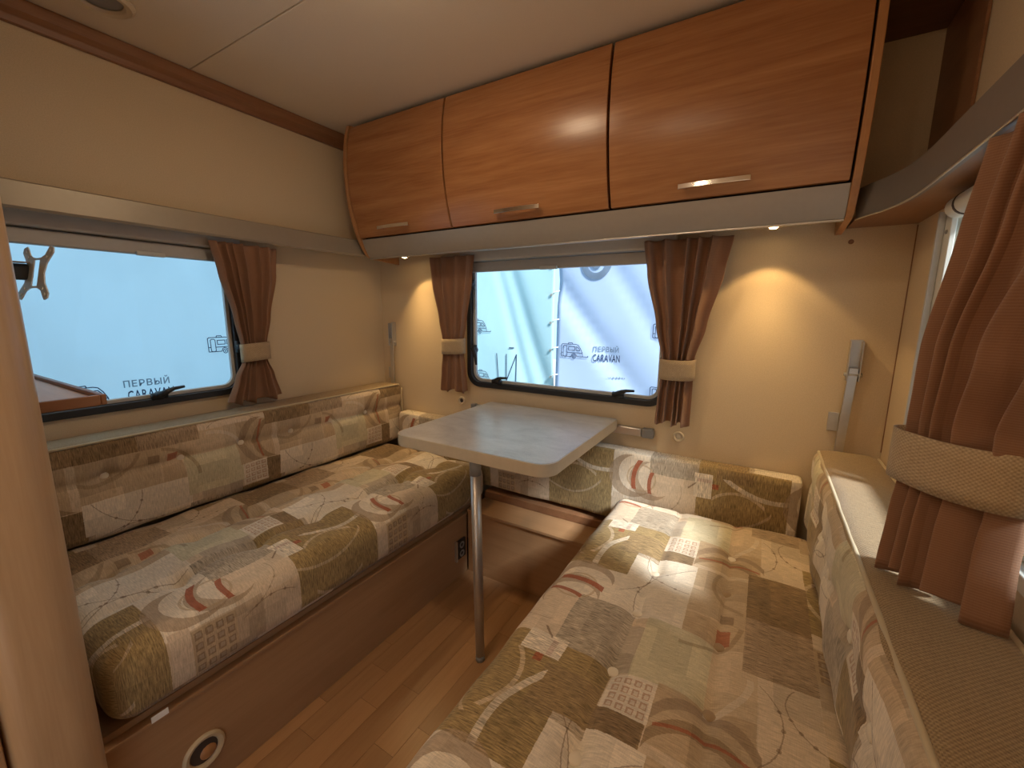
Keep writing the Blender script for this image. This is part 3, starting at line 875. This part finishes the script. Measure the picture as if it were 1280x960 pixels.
# ------------------------------------------------------------------ curtains
def curtain(name, keys, P, pleats, label, seed, band_z, band_h, band_pad=.006, amp_c=0.0, tilt=0.0):
    """keys: (z, a_left, a_right, pleat depth, offset from the wall) top to bottom"""
    rnd = random.Random(seed)
    nz, ns = 64, 150
    z0, z1 = keys[0][0], keys[-1][0]
    t = thing(name, P((keys[-1][1]+keys[-1][2])/2, z1, keys[-1][4]), label, 'curtain')
    def interp(z):
        for k0, k1 in zip(keys, keys[1:]):
            if k1[0] <= z <= k0[0]:
                u = (k0[0]-z)/(k0[0]-k1[0]); u = u*u*(3-2*u)*.6 + u*.4
                return [k0[j]+(k1[j]-k0[j])*u for j in range(1, len(k0))]
        return list(keys[-1][1:])
    wa = rnd.uniform(.045, .07); wb_ = rnd.uniform(.02, .035); wp = rnd.uniform(0, 6.28)
    jit = [rnd.uniform(-.35, .35) for _ in range(pleats+2)]; amp = [rnd.uniform(.6, 1.25) for _ in range(pleats+2)]
    V = []; F = []; UVs = []
    W0 = (keys[0][2]-keys[0][1])*1.7
    for j in range(nz+1):
        z = z0+(z1-z0)*j/nz
        al, ar, dp, off = interp(z)
        for i in range(ns+1):
            s = i/ns
            sw = s + wa*math.sin(2*PI*s+wp) - wa*math.sin(wp) + wb_*math.sin(4*PI*s+wp*2) - wb_*math.sin(wp*2)
            q = min(max(sw, 0), .9999)*pleats; k = int(min(q, pleats-1)); fr = q-k
            wv = math.sin(2*PI*(q + .25*jit[k]*math.sin(PI*fr)))
            wv = math.copysign(abs(wv)**.75, wv)
            a_ = amp[k]*(1-fr)+amp[k+1]*fr
            sh = .35*(ar-al)/pleats*math.cos(2*PI*q)*.5
            a = al+(ar-al)*s + sh*math.sin(PI*s)
            edge = math.sin(PI*s)**.35 if 0 < s < 1 else 0
            bul = math.sqrt(max(0, 1-(2*s-1)**2))
            zz = z + (.008*math.sin(2*PI*q*.5+seed) if j == nz else 0)
            tl_ = tilt*(s-.5)*min(1, max(0, (1.4-z)/.5))
            V.append(P(a, zz, off + tl_ + 1.35*dp*a_*wv*(.5+.5*edge) + bul*dp*1.0 + amp_c*bul))
    for j in range(nz):
        for i in range(ns):
            k = j*(ns+1)+i; F.append((k, k+1, k+ns+2, k+ns+1))
            u0, u1 = W0*i/ns, W0*(i+1)/ns; v0, v1 = z0+(z1-z0)*j/nz, z0+(z1-z0)*(j+1)/nz
            UVs.append(((u0, v0), (u1, v0), (u1, v1), (u0, v1)))
    o = mesh_obj('cloth', V, F, M['curtain'], t, True, UVs)
    md = o.modifiers.new('thick', 'SOLIDIFY'); md.thickness = .0016; md.offset = 0
    # tieback band: an oval ring round the gathered cloth
    al, ar, dp, off = interp(band_z)
    ca = (al+ar)/2; ra = (ar-al)/2+band_pad; rb = dp*1.6+amp_c*.5+band_pad+.004; oc = off+dp*.45+amp_c*.5
    V = []; F = []; UVs = []; n = 56; nh = 4; per = PI*(ra+rb)
    for j in range(nh+1):
        zz = band_z-band_h/2+band_h*j/nh
        for i in range(n):
            th = 2*PI*i/n; c, s_ = math.cos(th), math.sin(th)
            c = math.copysign(abs(c)**.8, c); s_ = math.copysign(abs(s_)**.8, s_)
            fl_ = 1+.02*math.sin(3*th+seed)
            V.append(P(ca+ra*c*fl_, zz+.004*math.sin(th+seed), oc+rb*s_*fl_+tilt*.45*c))
    for j in range(nh):
        for i in range(n):
            i2 = (i+1) % n
            F.append((j*n+i, j*n+i2, (j+1)*n+i2, (j+1)*n+i))
            u0 = per*i/n; u1 = per*(i+1)/n; v0 = band_h*j/nh; v1 = band_h*(j+1)/nh
            UVs.append(((u0, v0), (u1, v0), (u1, v1), (u0, v1)))
    o = mesh_obj('tieback', V, F, M['tie'], t, True, UVs); o['label'] = 'oatmeal linen tieback band'
    md = o.modifiers.new('thick', 'SOLIDIFY'); md.thickness = .003; md.offset = 1
    return t
QL = lambda a, z, d: (XL+d, a, z)
QB = lambda a, z, d: (a, YB-d, z)
QR = lambda a, z, d: (XR-d, a, z)
curtain('curtain', [(1.405, .778, 1.022, .012, .080), (1.30, .800, 1.016, .013, .074), (1.14, .846, .990, .011, .055), (1.02, .866, .966, .010, .05), (.965, .866, .964, .010, .05), (.90, .830, .985, .012, .055), (.806, .792, 1.006, .015, .060)],
        QL, 6, 'brown curtain tied back above the sofa backrest', 1, .998, .070)
curtain('curtain', [(1.408, -1.380, -1.128, .012, .075), (1.30, -1.368, -1.140, .012, .075), (1.12, -1.342, -1.185, .011, .058), (1.03, -1.330, -1.208, .010, .05), (.965, -1.330, -1.208, .010, .05), (.88, -1.340, -1.196, .011, .05), (.784, -1.346, -1.188, .013, .05)],
        QB, 4, 'slim brown curtain tied back between the table window and the sofa corner', 2, 1.0, .072)
curtain('curtain', [(1.408, -.392, -.112, .014, .075), (1.30, -.376, -.130, .014, .075), (1.12, -.338, -.172, .012, .06), (1.00, -.312, -.204, .011, .052), (.93, -.312, -.202, .011, .052), (.86, -.318, -.202, .012, .052), (.766, -.322, -.202, .014, .052)],
        QB, 5, 'brown curtain tied back between the table window and the spot-lit wall', 3, .968, .072)
curtain('curtain', [(1.402, .42, .985, .012, .066), (1.28, .50, .978, .014, .068), (1.12, .66, .945, .016, .074), (1.01, .745, .912, .017, .070), (.92, .762, .893, .016, .068), (.85, .760, .890, .018, .070), (.757, .745, .890, .020, .072)],
        QR, 5, 'brown curtain tied back below the curved grey pelmet', 4, .950, .080, .004, .012, .085)

# ------------------------------------------------------------------ cushions
def cushion(name, O, A, B, C, la, lb, lc, r, uoff, voff, label, cat, buttons=(), rows=(), step=.0105, group=None,
            plain_back=False, crown=.012, dim=.013, dark_btn=(), puff=.010, pipes=(), r_btn=.0130):
    """box cushion; local a along the length, b from front/bottom to back/top, c out of the printed face"""
    O, A, B, C = Vector(O), Vector(A), Vector(B), Vector(C)
    na, nb, nc = max(4, round(la/step)), max(4, round(lb/step)), max(4, round(lc/step))
    W = lambda a, b, c: O + A*a + B*b + C*c
    def dent(a, b):
        d = 0
        for (ba, bb) in buttons:
            q = (a-ba)**2+(b-bb)**2
            if q < .02: d += dim*math.exp(-q/(.024**2))
        for bb in rows:
            e = (b-bb)
            if abs(e) < .06: d += .50*dim*math.exp(-(e/.010)**2) + .30*dim*math.exp(-(e/.03)**2)
        for (ba, bb) in buttons:       # cross pleats fading away from each button
            e = a-ba
            if abs(e) < .05 and abs(b-bb) < .12: d += .28*dim*math.exp(-(e/.016)**2)*math.exp(-((b-bb)/.05)**2)
        return d
    def top(a, b):
        ea = max(0, min(1, a/la)); eb = max(0, min(1, b/lb))
        h = crown*(math.sin(PI*ea)**.4)*(math.sin(PI*eb)**.5)
        h += puff*(.5*math.sin(a*PI/.193+uoff*7)**2 - .25)*math.sin(PI*eb)
        h += .0035*math.sin(17*a+9*b+uoff*11)+.002*math.sin(41*a-23*b)
        return h - dent(a, b)
    def pos(i, j, k):
        a, b, c = la*i/na, lb*j/nb, lc*k/nc
        p = Vector((a, b, c))
        q = Vector((min(max(a, r), la-r), min(max(b, r), lb-r), min(max(c, min(r, lc*.49)), lc-min(r, lc*.49))))
        d = p-q
        if d.length > 1e-9:
            # pull the grid shell onto the rounded box
            mx = max(abs(d.x), abs(d.y), abs(d.z)*r/min(r, lc*.49))
            dd = Vector((d.x, d.y, d.z*r/min(r, lc*.49)))
            dn = dd.normalized()*mx
            p = q + Vector((dn.x, dn.y, dn.z*min(r, lc*.49)/r))
        wgt = max(0.0, (p.z/lc-.25)/.75)
        p.z += top(p.x, p.y)*wgt**1.3
        return p
    cache = {}; V = []; faces = {'cover': [], 'band': []}; uvs = {'cover': [], 'band': []}
    def vid(i, j, k):
        if (i, j, k) not in cache:
            cache[(i, j, k)] = len(V); V.append(pos(i, j, k))
        return cache[(i, j, k)]
    def uvof(cls, i, j, k):
        a, b, c = la*i/na, lb*j/nb, lc*k/nc
        if cls == 'top' or cls == 'bot': return (a+uoff, b+voff)
        if cls == 'front': return (a+uoff, voff-(lc-c))
        if cls == 'back': return (a+uoff, lb+voff+(lc-c))
        if cls == 'l': return (uoff-(lc-c), b+voff)
        return (la+uoff+(lc-c), b+voff)
    def quad(cls, ids):
        key = 'band' if (plain_back and cls == 'back') else 'cover'
        faces[key].append([vid(*t_) for t_ in ids]); uvs[key].append([uvof(cls, *t_) for t_ in ids])
    for i in range(na):
        for j in range(nb):
            quad('top', [(i, j, nc), (i+1, j, nc), (i+1, j+1, nc), (i, j+1, nc)])
            quad('bot', [(i, j, 0), (i, j+1, 0), (i+1, j+1, 0), (i+1, j, 0)])
        for k in range(nc):
            quad('front', [(i, 0, k), (i+1, 0, k), (i+1, 0, k+1), (i, 0, k+1)])
            quad('back', [(i, nb, k), (i, nb, k+1), (i+1, nb, k+1), (i+1, nb, k)])
    for j in range(nb):
        for k in range(nc):
            quad('l', [(0, j, k), (0, j, k+1), (0, j+1, k+1), (0, j+1, k)])
            quad('r', [(na, j, k), (na, j+1, k), (na, j+1, k+1), (na, j, k+1)])
    base = W(la/2, lb/2, 0) if abs(C.z) > .5 else W(la/2, 0, lc/2)
    t = thing(name, base, label, cat, group)
    def emitmesh(nm, key, mat, par):
        used = sorted({v for f in faces[key] for v in f}); mp = {v: n_ for n_, v in enumerate(used)}
        return mesh_obj(nm, [W(*V[v]) for v in used], [[mp[v] for v in f] for f in faces[key]], mat, par, True, uvs[key])
    cov = emitmesh('cover', 'cover', M['print'], t)
    if r < .015: cov.data.set_sharp_from_angle(angle=math.radians(38))
    if plain_back:
        emitmesh('top_band', 'band', M['taupe_weave'], t)['label'] = 'plain taupe woven top band'
    S_ = lambda a, b, c: W(a, b, c)
    for n_, (ba, bb) in enumerate(buttons):
        c0 = lc + top(ba, bb)
        o = lathe('button', [(0, .0055), (r_btn*.5, .005), (r_btn*.85, .003), (r_btn, -.001), (r_btn*.8, -.004)], W(ba, bb, c0+.0045), C, M['button_dark'] if n_ in dark_btn else M['button'], t, 14)
    for pl in pipes:        # piping along an edge: list of (a,b,c) local points
        tube('piping', [W(*p) for p in pl], .0042, M['plain_cloth'], t, 8)
    return t

YS0, YS1 = .205, 1.538
BS = .193
# left seat: front at x=-1.050, back at x=-1.642; u = y - .181, v = distance from the front edge
lbt = [(y-YS0, v) for v in (.205, .395) for y in [(.41 if v < .3 else .32)+BS*k for k in range(6)]]
cushion('seat_cushion', (-1.050, YS0, .302), (0, 1, 0), (-1, 0, 0), (0, 0, 1), YS1-YS0, .655, .165, .05, YS0-.181, 0.0,
        'long patterned seat cushion lying on the bench that has a socket', 'cushion', lbt, (.205, .395), crown=.016, puff=.016, dim=.020)
# right seat: front at x=-.432
rbt = [(YS1-y, x+.432) for x, ys in ((-.197, (1.107, .914, .732, .537, .344)), (-.022, (1.294, 1.106, .913, .728, .535, .342))) for y in ys] + [(YS1-1.30, .235)][:0]
cushion('seat_cushion', (-.432, YS1, .302), (0, -1, 0), (1, 0, 0), (0, 0, 1), YS1-YS0, .640, .165, .045, -YS1, 0.0,
        'long patterned seat cushion with sunlit patch beside the table leg', 'cushion', rbt, (.235, .41), crown=.014, puff=.006, dark_btn=(6, 7, 8, 9, 10))
# left backrest: printed face looks to +x
lb2 = [(y-YS0, .19) for y in (.40+BS*k for k in range(6))]
zb = .479
cushion('back_cushion', (XL+.004, YS0, zb), (0, 1, 0), (0, 0, 1), (1, 0, 0), 1.61-YS0, .302, .150, .028, YS0-.335, zb-.27,
        'patterned back cushion standing against the wall under the screen mount window', 'cushion', lb2, (.19,), crown=.012, plain_back=True,
        pipes=([(.02+.01*k*(1.61-YS0-.04)/.01/60, .2985, .1425) for k in range(61)], [(1.4, .02+.26*k/10, .1435) for k in range(11)]), dim=.016)
rb2 = [(1.61-y, .16) for y in (1.40-BS*k for k in range(7))]
cushion('back_cushion', (XR-.004, 1.61, .476), (0, -1, 0), (0, 0, 1), (-1, 0, 0), 1.61-YS0, .271, .165, .034, .20, .10,
        'patterned back cushion with woven taupe top below the curved grey pelmet', 'cushion', rb2, (.16,), crown=.012, plain_back=True,
        pipes=([(.03+(1.61-YS0-.06)*k/60, .2625, .1545) for k in range(61)], [(.03+(1.61-YS0-.06)*k/60, .2635, .0095) for k in range(61)]), dim=.008)
cushion('back_cushion', (-1.628, YB-.003, .352), (1, 0, 0), (0, 0, 1), (0, -1, 0), 1.776, .285, .075, .011, -1.628+.587, .352-.47,
        'long low patterned back cushion along the wall behind the table', 'cushion', [], (), crown=.004, puff=.0)
# white care label under the left seat cushion
tag(box('care_label', (-1.0495, -1.0475, .262, .292, .289, .303), M['tag_white']), 'small white label peeping from under the seat cushion above the air vent', 'label')

# ------------------------------------------------------------------ benches
XF = -1.066
t = thing('bench_base', (-1.43, .9, 0), 'long wooden bench base with socket and air vent under the sofa', 'bench')
box('front_panel', (XF-.016, XF, YS0-.02, 1.40, 0, .272), M['bench'], t, bevel=.0015)
box('seat_board', (XL+.002, XF-.018, YS0-.02, 1.55, .282, .298), M['bench'], t)
box('edge_batten', (XF-.030, XF+.004, YS0-.02, 1.545, .2725, .2815), M['bench'], t, bevel=.002)
box('end_panel', (XL+.002, XF-.017, YS0-.02, YS0-.006, 0, .281), M['bench'], t)
v = lathe('air_vent', [(.030, .0), (.045, .0), (.045, .004), (.040, .008), (.033, .006), (.030, .0005)], (XF+.0003, .350, .116), (1, 0, 0), M['vent_ring'], t, 28)
v['label'] = 'round cream air vent ring'
lathe('vent_disc', [(.0, .0), (.0298, .0), (.0298, -.012), (0, -.012)], (XF+.0012, .350, .116), (1, 0, 0), M['dark_hole'], v, 20)
lathe('vent_flap', [(.0, .006), (.014, .004), (.018, .0), (0, 0)], (XF+.002, .358, .108), (1, 0, 0), M['locker_edge'], v, 14)
s = box('power_socket', (XF+.0003, XF+.010, 1.318, 1.378, .092, .178), M['black'], t, bevel=.003)
s['label'] = 'black double power socket'
for z_ in (.115, .155):
    lathe('socket_hole', [(.008, .0005), (.015, .0005), (.016, .002), (.013, .003), (.008, .001)], (XF+.0101, 1.348, z_), (1, 0, 0), M['grey_plastic'], s, 16)
box('socket_rim', (XF+.0003, XF+.012, 1.310, 1.3175, .088, .182), M['alu'], s)

t = thing('bench_base', (-.1, .9, 0), 'long wooden bench base under the sunlit seat cushion', 'bench')
box('front_panel', (-.415, -.399, YS0-.02, 1.3735, 0, .281), M['bench'], t, bevel=.0015)
box('seat_board', (-.415, XR-.002, YS0-.02, 1.545, .282, .298), M['bench'], t)
box('end_panel', (-.398, XR-.002, YS0-.02, YS0-.006, 0, .281), M['bench'], t)

t = thing('step_box', (-.74, 1.46, 0), 'low wooden box joining the two benches below the table', 'box')
box('front_panel', (XF+.0045, -.4155, 1.402, 1.416, 0, .285), M['bench_x'], t, bevel=.001)
box('top_board', (XF+.0045, -.434, 1.395, 1.5485, .286, .300), M['bench_x'], t, bevel=.003)
box('rear_batten', (XF+.0045, -.434, 1.532, YB-.004, .3005, .335), M['trim'], t, bevel=.003)

# ------------------------------------------------------------------ table
t = thing('table', (-.77, 1.3, 0), 'grey laminate folding table on a single metal leg', 'table')
def tab_outline(g=0.0):
    x0, x1, y0, y1, r = -1.068+g, -.466-g, .982+g, 1.600-g, .055
    pts = []
    for (cx_, cy_, r_, t0) in ((x1-.012, y1-.012, .012, 0), (x0+.012, y1-.012, .012, 90), (x0+r, y0+r, r, 180), (x1-r, y0+r, r, 270)):
        for i in range(9):
            th = math.radians(t0+90*i/8); pts.append((cx_+r_*math.cos(th), cy_+r_*math.sin(th)))
    return pts
bm = bmesh.new(); ring_bm(bm, tab_outline(0), tab_outline(.0035), lambda a, b, d: (a, b, d), .712, .7495)
bm_obj('edge_band', bm, M['table_edge'], t, bevel=.001)
prism('table_top', tab_outline(.0036), 'z', .7125, .750, M['table'], t)
def leg_pt(z): return (-.738+.012*(1-z/.7), 1.015+.004*(1-z/.7), z)
tube('leg', [leg_pt(.018), leg_pt(.30), leg_pt(.66)], [.0150, .0160, .0165], M['steel'], t, 18)
tube('leg_foot', [leg_pt(0.0), leg_pt(.0178)], [.0158, .0158], M['grey_plastic'], t, 18)
tube('leg_collar', [leg_pt(.6602), leg_pt(.7115)], [.0185, .0185], M['grey_plastic'], t, 18)
box('hinge_plate', (-.80, -.68, .995, 1.09, .7085, .7117), M['steel'], t)
box('wall_hook', (-1.0, -.54, 1.585, 1.600, .695, .7117), M['steel'], t)
t = thing('wall_rail', (-.75, 1.60, .70), 'aluminium wall rail with grey end cap that holds the table', 'rail')
box('rail', (-1.16, -.375, 1.601, YB-.001, .690, .722), M['alu'], t, bevel=.005, seg=3)
box('end_cap', (-.3748, -.328, 1.599, YB-.001, .687, .725), M['grey_plastic'], t, bevel=.008, seg=3)
box('end_cap', (-1.190, -1.1602, 1.599, YB-.001, .687, .725), M['grey_plastic'], t, bevel=.008, seg=3)

# ------------------------------------------------------------------ struts and small fittings on the back wall
def strut(x, label, lean, ztop):
    t = thing('folding_strut', (x, YB-.02, .74), label, 'bracket')
    zt = ztop; y1 = YB-.001
    b = bmesh.new()
    add_box(b, x-.016, x+.016, y1-.004, y1, zt-.125, zt)
    add_box(b, x-.016, x-.013, y1-.026, y1-.004, zt-.125, zt-.004); add_box(b, x+.013, x+.016, y1-.026, y1-.004, zt-.125, zt-.004)
    bm_obj('channel', b, M['steel'], t, bevel=.001)
    tube('pivot', [(x-.022, y1-.016, zt-.105), (x+.022, y1-.016, zt-.105)], .006, M['steel'], t, 10)
    b = bmesh.new()
    p0 = Vector((x, y1-.016, zt-.085)); p1 = Vector((x+lean, y1-.020, .712))
    for w0, w1 in ((-.0115, .0115),):
        add_box(b, -.0115, .0115, -.005, .005, 0, (p1-p0).length)
    q = (p1-p0).to_track_quat('Z', 'Y').to_matrix().to_4x4(); q.translation = p0
    # keep the flat side towards the room
    bmesh.ops.transform(b, matrix=Matrix.Translation(p0) @ Matrix.Rotation(math.atan2(lean, p0.z-p1.z), 4, 'Y').inverted() @ Matrix.Rotation(PI, 4, 'X'), verts=b.verts)
    bm_obj('arm', b, M['alu'], t, bevel=.001)
    s_ = -1
    box('wall_plate', (x+s_*.045, x+s_*.0165, y1-.006, y1, .80, .86), M['steel'], t, bevel=.002)
strut(.240, 'hinged aluminium strut on the wall beside the corner shelf and spot-lit patch', -.010, 1.088)
strut(-1.716, 'hinged aluminium strut on the wall in the sofa corner', -.006, 1.103)
for x_, z_, lb_ in ((-.243, .706, 'small round beige vent beside the table rail end'), (-1.262, .727, 'small round beige vent below the slim curtain')):
    t = thing('wall_vent', (x_, YB, z_), lb_, 'vent')
    lathe('ring', [(.010, 0), (.020, 0), (.020, .004), (.017, .007), (.013, .006), (.010, .003)], (x_, YB-.0003, z_), (0, -1, 0), M['beige_plastic'], t, 24)
    lathe('centre', [(0, .004), (.006, .004), (.0098, .002), (.0098, 0), (0, 0)], (x_, YB-.0003, z_), (0, -1, 0), M['dark_hole'] if x_ < -1 else M['beige_plastic'], t, 16)
tag(lathe('screw_plug', [(0, .004), (.005, .0035), (.007, .001), (.007, 0), (0, 0)], (.193, YB-.0003, 1.375), (0, -1, 0), M['trim'], None, 14),
    'tiny brown screw plug under the corner shelf', 'plug')

# ------------------------------------------------------------------ partition with rounded post, shelf and screen mount
PT = thing('partition', (-1.4, .1, 0), 'wooden partition with a rounded beech post at the end of the sofa', 'partition')
rp = .045; xe = -1.000; y0p = .070; y1p = .186
pts = [(-1.075, y0p), (xe-rp*.8, y0p)]
for i in range(9):
    th = math.radians(-90+90*i/8); pts.append((xe-rp*.8+rp*.8*math.cos(th), y0p+rp*.8+rp*.8*math.sin(th)))
for i in range(13):
    th = math.radians(90*i/12); pts.append((xe-rp+rp*math.cos(th), y1p-rp+rp*math.sin(th)))
pts += [(-1.075, y1p)]
o = prism('post', pts, 'z', 0, ZC-.001, M['post'], PT, smooth=True); o.data.set_sharp_from_angle(angle=math.radians(50))
box('panel', (XL+.001, -1.0755, .150, .184, 0, 1.905), M['post'], PT)
box('side_cabinet', (XL+.001, -1.012, -.60, .0695, 0, 1.905), M['bench'], PT, bevel=.002)

t = thing('wall_shelf', (-1.4, .25, .99), 'small wooden shelf with a raised rim on the beech post partition', 'shelf')
ZS = .985
box('board', (XL+.03, -1.082, .1865, .270, ZS, ZS+.010), wood('shelf board', (.40, .25, .15), (.56, .38, .24), 'x', .4), t)
box('rim', (XL+.03, -1.074, .2705, .280, ZS-.002, ZS+.018), M['trim'], t, bevel=.002)
box('rim', (-1.0815, -1.0705, .1865, .2702, ZS-.002, ZS+.018), M['trim'], t, bevel=.002)

t = thing('screen_mount', (-1.6, .25, 1.2), 'empty grey screen mount on a black arm above the rimmed shelf', 'mount')
# X-shaped plate
def xplate():
    out = []
    h, w = .064, .058
    corners = [(-w, h), (w, h), (w, -h), (-w, -h)]
    bm = bmesh.new()
    left = [(-.058, .064), (-.046, .069), (-.040, .062), (-.030, .046), (-.014, .039), (0, .038)]
    up = left + [(-x_, z_) for x_, z_ in left[-2::-1]]
    right_side = [(.060, .052), (.040, .026), (.033, 0), (.040, -.026), (.060, -.052)]
    lo = [(-x_, -z_) for x_, z_ in up]
    left_side = [(-x_, -z_) for x_, z_ in right_side]
    outer = up + right_side + lo + left_side
    inner_raw = []
    n = len(outer)
    hw, hh = .012, .034
    for (x_, z_) in outer:
        th = math.atan2(z_, x_); c, s_ = math.cos(th), math.sin(th)
        k = min(hw/abs(c) if abs(c) > 1e-6 else 1e9, hh/abs(s_) if abs(s_) > 1e-6 else 1e9)
        inner_raw.append((c*k, s_*k))
    ring_bm(bm, outer, inner_raw, lambda a, b, d: (a, d, b), -.0015, .0015)
    for sx in (-1, 1):
        for sz in (-1, 1):
            for q in ((.047, .055), (.036, .040)):
                tube_bm(bm, [(sx*q[0], -.0035, sz*q[1]), (sx*q[0], -.0016, sz*q[1])], .004, 8)
    return bm
bm = xplate()
rot = Matrix.Translation((-1.600, .322, 1.252)) @ Matrix.Rotation(math.radians(14), 4, 'Z') @ Matrix.Rotation(math.radians(-13), 4, 'X')
bmesh.ops.transform(bm, matrix=rot, verts=bm.verts)
bm_obj('plate', bm, M['mount'], t)
bm = bmesh.new()
add_box(bm, -1.655, -1.625, .268, .318, 1.235, 1.275)
add_box(bm, -1.660, -1.620, .235, .267, 1.228, 1.262); add_box(bm, -1.665, -1.635, .240, .262, 1.290, 1.315)
bm_obj('arm', bm, M['black'], t, bevel=.005)
box('arm_bar', (-1.668, -1.612, .228, .3175, 1.2762, 1.2795), M['chrome'], t)
box('wall_foot', (-1.690, -1.600, .1845, .2275, 1.20, 1.33), M['black'], t, bevel=.004)
